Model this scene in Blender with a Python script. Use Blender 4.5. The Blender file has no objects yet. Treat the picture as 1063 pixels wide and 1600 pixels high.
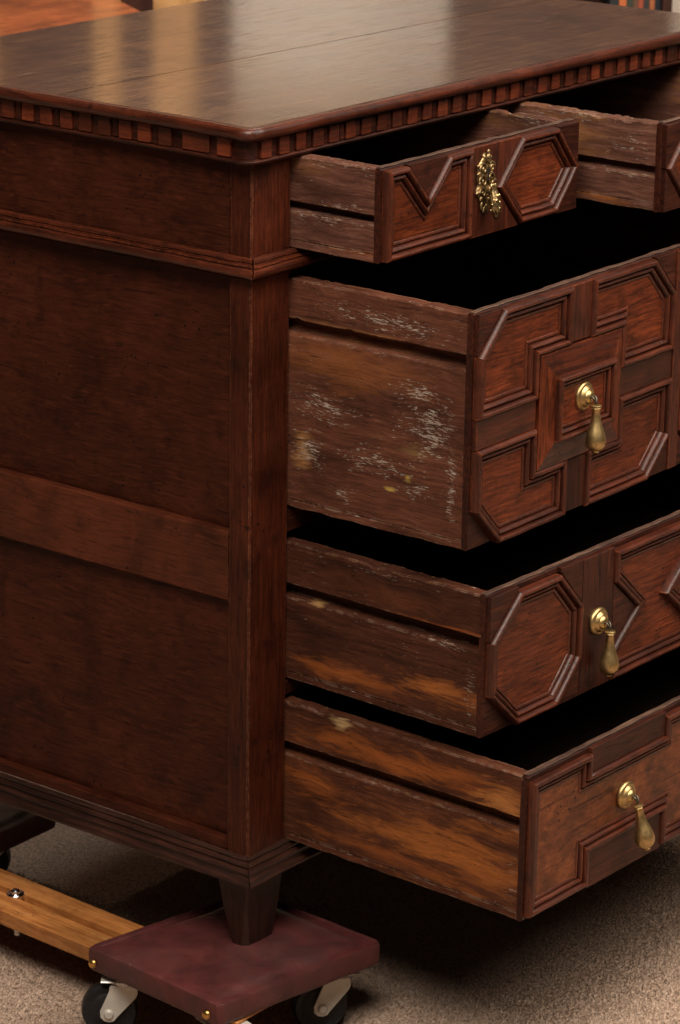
import bpy, bmesh, math, random
from mathutils import Vector, Matrix, noise
random.seed(7)
scene = bpy.context.scene
COL = scene.collection
R = math.radians

# ------------------------------------------------------------------ camera
Z0 = 0.2195                       # floor lies this far below the chest's zero level
YAW, PITCH, ROLL = 0.65250344, 0.31557626, 0.01588906
CAM = Vector((-2.31599, -1.88591, 1.36128 + Z0))
fw = Vector((math.cos(YAW)*math.cos(PITCH), math.sin(YAW)*math.cos(PITCH), -math.sin(PITCH)))
rt = Vector((math.sin(YAW), -math.cos(YAW), 0)); up = rt.cross(fw)
r2 = math.cos(ROLL)*rt + math.sin(ROLL)*up
u2 = -math.sin(ROLL)*rt + math.cos(ROLL)*up
cd = bpy.data.cameras.new('camera'); cam = bpy.data.objects.new('camera', cd); COL.objects.link(cam)
M = Matrix((r2, u2, -fw)).transposed().to_4x4(); M.translation = CAM
cam.matrix_world = M
cd.sensor_fit = 'VERTICAL'; cd.sensor_height = 36; cd.lens = 4799.75/1600*36
cd.clip_end = 60; cd.clip_start = 0.1
cd.dof.use_dof = True; cd.dof.focus_distance = 3.02; cd.dof.aperture_fstop = 18
scene.camera = cam

# ------------------------------------------------------------------ light
world = bpy.data.worlds.new('World'); scene.world = world; world.use_nodes = True
wb = world.node_tree.nodes['Background']; wb.inputs[0].default_value = (1, .93, .86, 1); wb.inputs[1].default_value = 0.015

def area(name, loc, target, size, power, col=(1, .95, .88), sy=None, spread=180):
    l = bpy.data.lights.new(name, 'AREA'); l.energy = power; l.color = col; l.size = size
    if sy: l.shape = 'RECTANGLE'; l.size_y = sy
    l.spread = R(spread)
    o = bpy.data.objects.new(name, l); COL.objects.link(o); o.location = loc
    o.rotation_euler = (Vector(target)-Vector(loc)).to_track_quat('-Z', 'Y').to_euler(); return o
area('ceiling_bounce_light', (0.75, -1.60, 2.7), (0.1, -0.2, 0.4), 1.8, 96, col=(1, .89, .77))
area('left_soft_light', (-1.45, -0.95, 2.85), (-.1, 0.0, 0.3), 1.2, 96, col=(1, .90, .79))
area('overhead_lamp', (-.25, -1.55, 2.8), (0.1, -.1, .5), .45, 7, col=(1, .94, .86))
BL = CAM+Vector((math.cos(YAW), math.sin(YAW), 0))*5.15
area('added_back_light', (BL.x, BL.y, 2.65), (BL.x+.72, BL.y+.72, 1.3), 1.8, 58, sy=.5)  # lamp added to brighten the back wall and the furniture there
scene.view_settings.view_transform = 'Standard'; scene.view_settings.look = 'None'
scene.view_settings.exposure = 0.0; scene.view_settings.gamma = 1.0
scene.render.engine = 'CYCLES'
scene.cycles.max_bounces = 5; scene.cycles.diffuse_bounces = 3; scene.cycles.glossy_bounces = 3

# ------------------------------------------------------------------ materials
class NT:
    def __init__(s, name):
        s.m = bpy.data.materials.new(name); s.m.use_nodes = True; s.t = s.m.node_tree
        s.b = s.t.nodes['Principled BSDF']
    def n(s, typ, **kw):
        nd = s.t.nodes.new(typ)
        for k, v in kw.items(): setattr(nd, k, v)
        return nd
    def l(s, a, b): s.t.links.new(a, b)
    def val(s, sock, v):
        if hasattr(v, 'is_output'): s.l(v, sock)
        else: sock.default_value = v
    def math(s, op, a, b=0.0, clamp=False):
        nd = s.n('ShaderNodeMath', operation=op, use_clamp=clamp); s.val(nd.inputs[0], a); s.val(nd.inputs[1], b); return nd.outputs[0]
    def vm(s, op, a, b):
        nd = s.n('ShaderNodeVectorMath', operation=op); s.val(nd.inputs[0], a); s.val(nd.inputs[1], b); return nd
    def noise(s, vec, scale, detail=4, rough=.55, dist=0.0):
        nd = s.n('ShaderNodeTexNoise'); s.l(vec, nd.inputs['Vector']); nd.inputs['Scale'].default_value = scale
        nd.inputs['Detail'].default_value = detail; nd.inputs['Roughness'].default_value = rough; nd.inputs['Distortion'].default_value = dist
        return nd.outputs[0]
    def ramp(s, f, stops):
        nd = s.n('ShaderNodeValToRGB'); s.l(f, nd.inputs[0]); cr = nd.color_ramp
        while len(cr.elements) < len(stops): cr.elements.new(.5)
        for e, (p, c) in zip(cr.elements, stops):
            e.position = p; e.color = (c, c, c, 1) if isinstance(c, (int, float)) else (*c, 1)
        return nd.outputs[0]
    def mix(s, f, a, b, mode='MIX'):
        nd = s.n('ShaderNodeMix', data_type='RGBA', blend_type=mode); s.val(nd.inputs[0], f)
        for i, v in ((6, a), (7, b)):
            if hasattr(v, 'is_output'): s.l(v, nd.inputs[i])
            else: nd.inputs[i].default_value = (*v, 1)
        return nd.outputs[2]
    def bump(s, h, strength, dist, prev=None):
        nd = s.n('ShaderNodeBump'); s.l(h, nd.inputs['Height']); nd.inputs['Strength'].default_value = strength
        nd.inputs['Distance'].default_value = dist
        if prev: s.l(prev, nd.inputs['Normal'])
        return nd.outputs[0]
    def obj(s): return s.n('ShaderNodeTexCoord').outputs['Object']
    def rnd(s): return s.n('ShaderNodeObjectInfo').outputs['Random']
    def edge(s, radius, lo=.90, hi=.985):
        """mask that is 1 on worn arrises"""
        bv = s.n('ShaderNodeBevel'); bv.samples = 2; bv.inputs['Radius'].default_value = radius
        g = s.n('ShaderNodeNewGeometry')
        d = s.vm('DOT_PRODUCT', bv.outputs[0], g.outputs['Normal']).outputs['Value']
        return s.ramp(d, [(lo, 1.0), (hi, 0.0)])

MATS = {}
def wood(kind, axis):
    key = (kind, axis)
    if key in MATS: return MATS[key]
    P = dict(
        side=dict(st=.13, ray=.40, ct=.31, d=(.0190, .0052, .0028), m=(.0520, .0138, .0066), l=(.0950, .0265, .0122), rough=.46, spec=.13, coat=.0, edge=(.12, .045, .026), ew=.45, worm=.4, g=1.0),
        rail=dict(st=.10, ray=.15, ct=.30, d=(.0420, .0125, .0065), m=(.0920, .0260, .0120), l=(.1350, .0410, .0185), rough=.44, spec=.16, coat=.0, edge=(.15, .06, .035), ew=.45, worm=.2, g=1.0),
        post=dict(ct=.25, d=(.0170, .0046, .0025), m=(.0600, .0142, .0062), l=(.1200, .0300, .0115), rough=.44, spec=.16, coat=.02, edge=(.22, .095, .050), ew=.75, worm=.2, g=1.4),
        red=dict(st=.075, ray=.30, ct=.19, d=(.0240, .0058, .0026), m=(.0950, .0205, .0068), l=(.1900, .0460, .0140), rough=.42, spec=.22, coat=.03, edge=(.26, .075, .030), ew=.25, worm=.12, g=1.2),
        burr=dict(st=.5, ct=.2, d=(.0260, .0070, .0030), m=(.1100, .0280, .0090), l=(.1900, .0560, .0170), rough=.42, spec=.25, coat=.03, edge=(.26, .075, .030), ew=.25, worm=.6, g=.45),
        mould=dict(ct=.20, d=(.0180, .0048, .0027), m=(.0600, .0140, .0058), l=(.1200, .0290, .0110), rough=.40, spec=.36, coat=.06, edge=(.26, .060, .018), ew=.62, worm=.25, g=1.0),
        strip=dict(d=(.0130, .0040, .0025), m=(.0400, .0105, .0052), l=(.0850, .0220, .0095), rough=.46, spec=.22, coat=.02, edge=(.16, .06, .032), ew=.45, worm=.3, g=1.2),
        base=dict(d=(.0130, .0048, .0032), m=(.0360, .0118, .0068), l=(.0700, .0230, .0125), rough=.38, spec=.42, coat=.10, edge=(.17, .070, .040), ew=.50, worm=.25, g=1.0),
        dentil=dict(ct=.22, d=(.0300, .0066, .0030), m=(.1150, .0240, .0085), l=(.1900, .0450, .0140), rough=.44, spec=.36, coat=.06, edge=(.24, .075, .032), ew=.35, worm=.9, g=1.2),
        top=dict(d=(.0240, .0098, .0040), m=(.0640, .0265, .0105), l=(.1150, .0520, .0215), rough=.115, spec=.50, coat=0, edge=(.12, .05, .026), ew=.3, worm=.10, g=.8),
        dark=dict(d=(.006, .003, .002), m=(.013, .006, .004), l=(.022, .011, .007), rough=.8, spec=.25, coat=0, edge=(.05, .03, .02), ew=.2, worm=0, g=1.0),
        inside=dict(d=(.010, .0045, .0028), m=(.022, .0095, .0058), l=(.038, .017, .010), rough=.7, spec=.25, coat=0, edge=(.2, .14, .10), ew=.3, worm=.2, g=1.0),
        topedge=dict(d=(.030, .0140, .0090), m=(.072, .0360, .0235), l=(.140, .080, .052), rough=.6, spec=.30, coat=0, edge=(.30, .19, .13), ew=.5, worm=.3, g=1.2),
        bar=dict(d=(.26, .080, .018), m=(.46, .175, .045), l=(.58, .255, .080), rough=.45, spec=.40, coat=.1, edge=(.62, .31, .12), ew=.2, worm=.03, g=.7),
        orange=dict(d=(.20, .042, .010), m=(.34, .080, .018), l=(.48, .130, .030), rough=.22, spec=.5, coat=.3, edge=(.5, .16, .04), ew=.2, worm=0, g=.5),
        case=dict(d=(.016, .005, .003), m=(.038, .011, .006), l=(.065, .019, .010), rough=.35, spec=.5, coat=.1, edge=(.09, .035, .02), ew=.2, worm=0, g=.6),
        gold=dict(d=(.34, .170, .060), m=(.48, .250, .095), l=(.58, .32, .130), rough=.4, spec=.5, coat=.1, edge=(.3, .16, .06), ew=.1, worm=0, g=.5),
    )[kind]
    if kind in ('side', 'rail', 'post', 'red', 'mould', 'strip', 'dentil'):      # old oak varnish: deep red-brown
        for q_ in 'dml': P[q_] = (P[q_][0]*1.06, P[q_][1]*.90, P[q_][2]*.82)
        P['d'] = tuple(v*.75 for v in P['d'])
    q2 = dict(side=.74, rail=.80, post=.66, base=.74, mould=.76, strip=.74, red=.84, dentil=.84).get(kind, 1.0)
    for q_ in 'dml': P[q_] = tuple(v*q2 for v in P[q_])
    k = NT('wood_%s_%s' % (kind, axis)); co = k.obj(); rnd = k.rnd()
    off = k.n('ShaderNodeCombineXYZ'); k.l(k.math('MULTIPLY', rnd, 7.3), off.inputs[0]); k.l(k.math('MULTIPLY', rnd, 3.1), off.inputs[1]); k.l(k.math('MULTIPLY', rnd, 5.7), off.inputs[2])
    c = k.vm('ADD', co, off.outputs[0]).outputs[0]
    # a little waviness of the grain
    wob = k.n('ShaderNodeTexNoise'); k.l(c, wob.inputs['Vector']); wob.inputs['Scale'].default_value = 7; wob.inputs['Detail'].default_value = 2
    wv = k.vm('MULTIPLY', k.vm('SUBTRACT', wob.outputs['Color'], (.5, .5, .5)).outputs[0], (.012, .012, .012)).outputs[0]
    c2 = k.vm('ADD', c, wv).outputs[0]
    sc = [1, 1, 1]; sc['xyz'.index(axis)] = P.get('st', .045)
    g1 = k.vm('MULTIPLY', c2, tuple(sc)).outputs[0]
    sc['xyz'.index(axis)] = .03
    g2 = k.vm('MULTIPLY', c2, tuple(sc)).outputs[0]
    n1 = k.noise(g1, (260 if 'st' in P else 190)*P['g'], 5, .82, .3)
    n2 = k.noise(g2, 520*P['g'], 3, .75)
    n3 = k.noise(c, 9, 3, .6, .6)
    n4 = k.noise(c, 38, 2, .6)
    col = k.ramp(n1, [(.5-P.get('ct', .17), P['d']), (.50, P['m']), (.5+P.get('ct', .17), P['l'])])
    col = k.mix(.85, col, k.ramp(n3, [(.28, .42), (.5, .95), (.72, 1.45)]), 'MULTIPLY')
    col = k.mix(k.ramp(n4, [(.56, 0.0), (.74, .6)]), col, P['d'])
    pores = k.ramp(n2, [(.57, 0.0), (.68, .7)])
    col = k.mix(pores, col, tuple(v*.55 for v in P['d']))
    flecks = k.ramp(n2, [(.30, .5), (.42, 0.0)])
    col = k.mix(flecks, col, P['l'])
    col = k.mix(k.ramp(k.noise(c, 105, 3, .65), [(.66, 0.0), (.73, .75)]), col, tuple(v*.4 for v in P['d']))
    if P.get('ray'):
        sc['xyz'.index(axis)] = .22; sk = k.vm('ADD', k.vm('MULTIPLY', c2, tuple(sc)).outputs[0], k.vm('MULTIPLY', k.vm('SUBTRACT', wob.outputs['Color'], (.5, .5, .5)).outputs[0], (.02, .02, .02)).outputs[0]).outputs[0]
        col = k.mix(k.math('MULTIPLY', k.ramp(k.noise(sk, 150, 2), [(.62, 0.0), (.70, 1.0)]), P['ray']), col, tuple(v*1.15 for v in P['l']))
    h = k.math('MULTIPLY', n1, .5); h = k.math('SUBTRACT', h, k.math('MULTIPLY', pores, .6))
    if P['worm'] > 0:
        vo = k.n('ShaderNodeTexVoronoi'); vo.inputs['Scale'].default_value = 95; k.l(c, vo.inputs['Vector'])
        gate = k.ramp(k.noise(c, 14, 2), [(.60-.12*P['worm'], 0.0), (.66-.10*P['worm'], 1.0)])
        hole = k.math('MULTIPLY', k.ramp(vo.outputs['Distance'], [(.10, 1.0), (.17, 0.0)]), gate)
        col = k.mix(hole, col, (.004, .002, .0015)); h = k.math('SUBTRACT', h, k.math('MULTIPLY', hole, 1.5))
    if kind in ('mould', 'post'):
        ed = k.math('MULTIPLY', k.edge(.0022), k.ramp(k.noise(c, 230, 3, .7), [(.44, .06), (.60, 1.0)]))
        col = k.mix(k.math('MULTIPLY', ed, P['ew']), col, P['edge'])
    if kind == 'top':
        # fine pale scratches in the polish
        sv = k.vm('MULTIPLY', k.vm('ADD', c, wv).outputs[0], (30, 330, 1)).outputs[0]
        scr = k.ramp(k.noise(sv, 1.0, 2), [(.66, 0.0), (.72, .55)])
        scr = k.math('MULTIPLY', scr, k.ramp(k.noise(c, 11, 2), [(.5, 0.0), (.62, 1.0)]))
        col = k.mix(scr, col, (.30, .22, .16))
    if kind == 'dentil': col = k.mix(1.0, col, k.ramp(k.math('FRACT', k.math('MULTIPLY', rnd, 13.7)), [(0.0, .45), (1.0, 1.25)]), 'MULTIPLY')
    k.l(col, k.b.inputs['Base Color'])
    rr = k.math('ADD', k.math('MULTIPLY', n3, .16), P['rough']-.08); rr = k.math('ADD', rr, k.math('MULTIPLY', pores, .12))
    k.l(rr, k.b.inputs['Roughness'])
    k.b.inputs['Specular IOR Level'].default_value = P['spec']
    k.b.inputs['Coat Weight'].default_value = P['coat']; k.b.inputs['Coat Roughness'].default_value = .13 if kind in ('top',) else .22
    bs = .11 if kind == 'top' else (.06 if kind == 'orange' else .4)
    nb = k.bump(h, bs, .0009); k.l(nb, k.b.inputs['Normal'])
    MATS[key] = k.m; return k.m

def raw_wood(name, base, light, dark, patches=(), flecks=(), scratch=.5, worm=.4):
    """unpolished drawer lining, scuffed and stained: grain along y"""
    k = NT(name); co = k.obj()
    wob = k.n('ShaderNodeTexNoise'); k.l(co, wob.inputs['Vector']); wob.inputs['Scale'].default_value = 10; wob.inputs['Detail'].default_value = 2
    c = k.vm('ADD', co, k.vm('MULTIPLY', k.vm('SUBTRACT', wob.outputs['Color'], (.5, .5, .5)).outputs[0], (.02, .02, .02)).outputs[0]).outputs[0]
    g1 = k.vm('MULTIPLY', c, (1, .04, 1)).outputs[0]
    n1 = k.noise(g1, 210, 5, .80, .3); n2 = k.noise(k.vm('MULTIPLY', c, (1, .03, 1)).outputs[0], 560, 3, .7); n3 = k.noise(k.vm('MULTIPLY', co, (1, .5, 1)).outputs[0], 20, 3, .6, .4)
    base = (base[0]*1.18, base[1]*1.10, base[2]*1.06); light = (light[0]*1.28, light[1]*1.20, light[2]*1.15)
    col = k.ramp(n1, [(.28, dark), (.52, base), (.78, light)])
    col = k.mix(.85, col, k.ramp(n3, [(.30, .45), (.5, 1.0), (.7, 1.40)]), 'MULTIPLY')
    wide = k.noise(k.vm('MULTIPLY', c, (1, .16, 1)).outputs[0], 55, 4, .70, .3)
    sep = k.n('ShaderNodeSeparateXYZ'); k.l(co, sep.inputs[0])
    def ell(py, pz, ry, rz):
        dy = k.math('DIVIDE', k.math('SUBTRACT', sep.outputs[1], py), ry); dz = k.math('DIVIDE', k.math('SUBTRACT', sep.outputs[2], pz), rz)
        return k.math('SQRT', k.math('ADD', k.math('MULTIPLY', dy, dy), k.math('MULTIPLY', dz, dz)))
    for (py, pz, ry, rz, colr, amt, th) in patches:
        d = k.math('ADD', ell(py, pz, ry, rz), k.math('MULTIPLY', k.math('SUBTRACT', wide, .5), 3.4))
        d = k.math('ADD', d, k.math('MULTIPLY', k.math('SUBTRACT', n1, .5), 3.0))
        f = k.math('MULTIPLY', k.ramp(d, [(.20, 1.0), (th, 0.0)]), amt)
        pc = k.mix(k.ramp(n1, [(.32, .85), (.62, 0.0)]), colr, tuple(v*.35 for v in colr))
        col = k.mix(f, col, pc)
    pores = k.ramp(n2, [(.57, 0.0), (.70, .7)]); col = k.mix(pores, col, tuple(v*.35 for v in dark))
    # pale scuffs: short streaks, thick where something has rubbed
    s1 = k.noise(k.vm('MULTIPLY', c, (260, 110, 640)).outputs[0], 1.0, 3, .74, .5)
    s2 = k.noise(k.vm('MULTIPLY', c, (60, 40, 150)).outputs[0], 1.0, 3, .6, .5)
    zone = k.ramp(k.noise(k.vm('MULTIPLY', co, (1, .6, 1)).outputs[0], 19, 3), [(.48, 0.0), (.64, .22)])
    for (py, pz, ry, rz, amt) in flecks:
        zone = k.math('MAXIMUM', zone, k.math('MULTIPLY', k.ramp(ell(py, pz, ry, rz), [(.15, 1.0), (1.1, 0.0)]), amt))
    lvl = k.math('ADD', s1, k.math('ADD', k.math('MULTIPLY', k.math('SUBTRACT', s2, .5), .28), k.math('MULTIPLY', k.math('SUBTRACT', zone, 1.0), .17)))
    sc = k.math('MULTIPLY', k.ramp(lvl, [(.515, 0.0), (.60, 1.0)]), scratch)
    col = k.mix(sc, col, k.ramp(s2, [(.35, (.20, .135, .095)), (.65, (.38, .31, .25))]))
    ed = k.math('MULTIPLY', k.edge(.0028), k.ramp(k.noise(co, 60, 4, .7), [(.47, 0.0), (.58, 1.0)]))
    col = k.mix(k.math('MULTIPLY', ed, .62), col, k.ramp(n3, [(.4, (.30, .16, .07)), (.6, (.33, .25, .19))]))
    vo = k.n('ShaderNodeTexVoronoi'); vo.inputs['Scale'].default_value = 85; k.l(co, vo.inputs['Vector'])
    hole = k.math('MULTIPLY', k.ramp(vo.outputs['Distance'], [(.08, 1.0), (.14, 0.0)]), k.ramp(k.noise(co, 12, 2), [(.54, 0.0), (.60, worm)]))
    col = k.mix(hole, col, (.006, .004, .003))
    k.l(col, k.b.inputs['Base Color']); k.b.inputs['Roughness'].default_value = .60; k.b.inputs['Specular IOR Level'].default_value = .12
    h = k.math('ADD', k.math('SUBTRACT', k.math('MULTIPLY', n1, .5), k.math('MULTIPLY', pores, .4)), k.math('MULTIPLY', sc, .4))
    h = k.math('SUBTRACT', h, hole)
    k.l(k.bump(h, .55, .0009), k.b.inputs['Normal'])
    return k.m

def simple(name, col, rough, metal=0, spec=.5, var=.25, scale=40, bump=.0, dirt=None):
    k = NT(name); co = k.obj(); n = k.noise(co, scale, 4, .6)
    c = k.mix(1.0, col, k.ramp(n, [(.25, 1-var), (.75, 1+var)]), 'MULTIPLY')
    if dirt: c = k.mix(k.ramp(k.noise(co, scale*3, 4, .65), [(.5, 0.0), (.66, .85)]), c, dirt)
    k.l(c, k.b.inputs['Base Color']); k.b.inputs['Metallic'].default_value = metal
    k.l(k.math('ADD', k.math('MULTIPLY', n, .2), rough-.1), k.b.inputs['Roughness']); k.b.inputs['Specular IOR Level'].default_value = spec
    if bump: k.l(k.bump(k.noise(co, scale*6, 3), .5, bump), k.b.inputs['Normal'])
    return k.m
BRASS = simple('aged_brass', (.50, .350, .155), .40, 1, var=.15, scale=70, dirt=(.34, .225, .090))
PLATE_BRASS = simple('tarnished_brass', (.34, .235, .115), .44, 1, var=.5, scale=110, dirt=(.045, .030, .018))
OLD_BRASS = simple('cast_brass', (.60, .43, .20), .32, 1, var=.4, scale=130, bump=.0003, dirt=(.055, .036, .020))
NAIL = simple('brass_nail', (.62, .36, .11), .33, 1, var=.15, scale=200)
IRON = simple('dark_iron', (.10, .085, .06), .45, 1, scale=200)
STEEL = simple('zinc_plate', (.66, .63, .56), .42, .35, var=.10, scale=60)
CHROME = simple('bright_steel', (.66, .66, .66), .16, 1, var=.08)
RUBBER = simple('black_rubber', (.012, .012, .013), .5, 0, .4, var=.3, scale=50, dirt=(.03, .028, .026))
WHITE = simple('white_wall_paint', (.80, .70, .59), .75, var=.02, scale=3)

k = NT('maroon_leather'); co = k.obj()
n = k.noise(co, 22, 5, .62, .5); n2 = k.noise(co, 7, 3, .6)
c = k.ramp(n, [(.28, (.036, .0095, .0085)), (.52, (.074, .0150, .0140)), (.76, (.120, .0230, .0210))])
c = k.mix(k.ramp(n2, [(.48, 0.0), (.68, .45)]), c, (.060, .032, .028))
scv = k.vm('MULTIPLY', co, (60, 260, 60)).outputs[0]
sc = k.math('MULTIPLY', k.ramp(k.noise(scv, 1, 3, .6, .8), [(.67, 0.0), (.74, .5)]), k.ramp(k.noise(co, 16, 2), [(.52, 0.0), (.62, 1.0)]))
c = k.mix(k.math('MULTIPLY', sc, 1.4), c, (.26, .15, .13))
k.l(c, k.b.inputs['Base Color']); k.l(k.math('ADD', k.math('MULTIPLY', n, .22), .40), k.b.inputs['Roughness'])
vo = k.n('ShaderNodeTexVoronoi'); vo.inputs['Scale'].default_value = 520; k.l(co, vo.inputs['Vector'])
b1 = k.bump(vo.outputs['Distance'], .25, .0005); k.l(k.bump(n, .5, .004, b1), k.b.inputs['Normal'])
LEATHER = k.m

k = NT('beige_carpet'); mp = k.n('ShaderNodeMapping'); k.l(k.obj(), mp.inputs['Vector']); mp.inputs['Rotation'].default_value = (0, 0, R(52.6)); mp.inputs['Scale'].default_value = (.55, 1, 1); co = mp.outputs[0]
n = k.noise(co, 460, 3, .7); n2 = k.noise(co, 230, 4, .7, .4); n3 = k.noise(co, 3.5, 3, .6)
c = k.ramp(n, [(.28, (.400, .262, .185)), (.50, (.770, .545, .405)), (.74, (.900, .720, .570))])
c = k.mix(.8, c, k.ramp(n2, [(.30, .50), (.5, 1.0), (.70, 1.30)]), 'MULTIPLY')
c = k.mix(.5, c, k.ramp(n3, [(.3, .85), (.7, 1.1)]), 'MULTIPLY')
k.l(c, k.b.inputs['Base Color']); k.b.inputs['Roughness'].default_value = .95; k.b.inputs['Specular IOR Level'].default_value = .1
b1 = k.bump(n2, .9, .010); k.l(k.bump(n, .9, .004, b1), k.b.inputs['Normal'])
CARPET = k.m

# ------------------------------------------------------------------ mesh helpers
def nz(p, s, seed=0.0): return noise.noise(Vector((p[0]*s+seed, p[1]*s+seed*1.7, p[2]*s-seed)))
def jit(v, amp, s=55, seed=0.0):
    if not amp: return v
    return Vector((v[0]+amp*nz(v, s, seed), v[1]+amp*nz(v, s, seed+31.3), v[2]+amp*nz(v, s, seed+77.7)))
def link(name, verts, faces, mat, parent=None, loc=(0, 0, 0), smooth=None):
    me = bpy.data.meshes.new(name); me.from_pydata([tuple(v) for v in verts], [], faces)
    bm = bmesh.new(); bm.from_mesh(me); bmesh.ops.recalc_face_normals(bm, faces=bm.faces[:])
    if smooth is not None:
        for f in bm.faces: f.smooth = True
        for e in bm.edges:
            if len(e.link_faces) == 2 and e.calc_face_angle(0) > R(smooth): e.smooth = False
    bm.to_mesh(me); bm.free()
    o = bpy.data.objects.new(name, me); COL.objects.link(o)
    if mat: me.materials.append(mat)
    o.parent = parent; o.location = loc
    return o
def tag(o, label, cat=None, group=None, kind=None):
    if label: o['label'] = label
    if cat: o['category'] = cat
    if group: o['group'] = group
    if kind: o['kind'] = kind
    return o
def empty(name, loc, label=None, cat=None):
    o = bpy.data.objects.new(name, None); COL.objects.link(o); o.location = loc; o.empty_display_size = .05
    return tag(o, label, cat)

def sweep(section, frames, cap=True):
    """section: list of (a,b); frames: list of (origin, ea, eb); returns verts, faces"""
    n = len(section); V = []; F = []
    for (o, ea, eb) in frames:
        for (a, b) in section: V.append(Vector(o)+Vector(ea)*a+Vector(eb)*b)
    for i in range(len(frames)-1):
        for j in range(n):
            j2 = (j+1) % n; F.append((i*n+j, i*n+j2, (i+1)*n+j2, (i+1)*n+j))
    if cap: F.append(tuple(range(n))[::-1]); F.append(tuple((len(frames)-1)*n+j for j in range(n)))
    return V, F
def rect_sec(a0, a1, b0, b1, ch=.0012, na=0, nb=0):
    """chamfered rectangle outline"""
    p = []
    def seg(s, e, n):
        for i in range(n+1): p.append((s[0]+(e[0]-s[0])*i/(n+0.0 if n else 1), s[1]+(e[1]-s[1])*i/(n if n else 1)))
    for s, e, n in (((a0+ch, b0), (a1-ch, b0), na+1), ((a1, b0+ch), (a1, b1-ch), nb+1), ((a1-ch, b1), (a0+ch, b1), na+1), ((a0, b1-ch), (a0, b0+ch), nb+1)):
        seg(s, e, n)
    return p
AX = {'x': (1, 2, 0), 'y': (0, 2, 1), 'z': (0, 1, 2)}
def plank(name, lo, hi, axis, mat, parent, ch=.0012, step=.02, amp=.0004, org=(0, 0, 0), s=45, na=0, nb=0, loc=(0, 0, 0), smooth=None):
    ia, ib, il = AX[axis]
    L0, L1 = lo[il], hi[il]; n = max(1, int((L1-L0)/step))
    ea = Vector((0, 0, 0)); ea[ia] = 1; eb = Vector((0, 0, 0)); eb[ib] = 1
    fr = []
    for i in range(n+1):
        o = Vector((0, 0, 0)); o[il] = L0+(L1-L0)*i/n; fr.append((o, ea, eb))
    V, F = sweep(rect_sec(lo[ia], hi[ia], lo[ib], hi[ib], min(ch, .45*(hi[ia]-lo[ia]), .45*(hi[ib]-lo[ib])), na, nb), fr)
    sd = random.random()*50
    V = [jit(v, amp, s, sd)-Vector(org) for v in V]
    return link(name, V, F, mat, parent, loc, smooth)

def offset_poly(poly, d):
    """inset of a counter-clockwise polygon by d with mitred corners"""
    out = []; n = len(poly)
    for i in range(n):
        p0 = Vector(poly[i-1]); p1 = Vector(poly[i]); p2 = Vector(poly[(i+1) % n])
        e1 = (p1-p0).normalized(); e2 = (p2-p1).normalized()
        n1 = Vector((-e1.y, e1.x)); n2 = Vector((-e2.y, e2.x)); m = (n1+n2)
        m = m/max(.15, m.dot(n1)); out.append(p1+m*d)
    return out
def ccw(poly):
    a = sum(poly[i-1][0]*poly[i][1]-poly[i][0]*poly[i-1][1] for i in range(len(poly)))
    return list(poly) if a > 0 else list(poly)[::-1]
PROFILE = [(0, 0), (0, .0062), (.0006, .0082), (.0020, .0098), (.0038, .0101), (.0052, .0093), (.0060, .0074), (.0062, .0030), (.0076, .0026), (.0080, .0056), (.0098, .0066), (.0114, .0058), (.0124, .0040), (.0127, .0008), (.0142, .0006), (.0146, .0030), (.0166, .0030), (.0174, .0022), (.0178, .0)]
def framed_panel(poly, yf, parent, org, width=1.0, height=1.0, field_h=.0016, field_mat=None, name='moulding_strip', base_h=0.0, mat=None, field_name='field_panel', raise_in=None):
    """mitred moulding strips round a polygon in the (x,z) plane of a drawer front that faces -y"""
    poly = ccw(poly); n = len(poly); prof = [(d*width, h*height) for d, h in PROFILE]
    rings = [offset_poly(poly, d) for d, h in prof]
    for i in range(n):
        j = (i+1) % n
        L = (Vector(poly[j])-Vector(poly[i])).length; ns = max(2, int(L/.012))
        V = []; F = []; sd = random.random()*90; m = len(prof)
        gap = .0003
        for k in range(ns+1):
            t = k/ns
            for q, (d, h) in enumerate(prof):
                a, b = rings[q][i], rings[q][j]
                dd = (b-a); ll = max(dd.length, 1e-6); tt = min(max(t, gap/ll), 1-gap/ll)
                p = a+dd*tt
                v = Vector((p.x, yf-base_h-h, p.y))
                V.append(jit(v, .00045 if 0 < q < m-1 else .0001, 60, sd)-Vector(org))
        for k in range(ns):
            for q in range(m):
                q2 = (q+1) % m; F.append((k*m+q, k*m+q2, (k+1)*m+q2, (k+1)*m+q))
        F.append(tuple(range(m))); F.append(tuple(ns*m+q for q in range(m))[::-1])
        d = Vector(poly[j])-Vector(poly[i]); ax = 'x' if abs(d.x) > abs(d.y) else 'z'
        link(name, V, F, mat or wood('mould', ax), parent, smooth=48)
    ins = offset_poly(poly, (PROFILE[-1][0]-.001)*width); m = len(ins)
    V = [Vector((p.x, yf-base_h-field_h, p.y))-Vector(org) for p in ins]+[Vector((p.x, yf-base_h+.0005, p.y))-Vector(org) for p in ins]
    F = [tuple(range(m))]+[(q, (q+1) % m, m+(q+1) % m, m+q) for q in range(m)]
    link(field_name, V, F, field_mat or wood('red', 'x'), parent)

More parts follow.
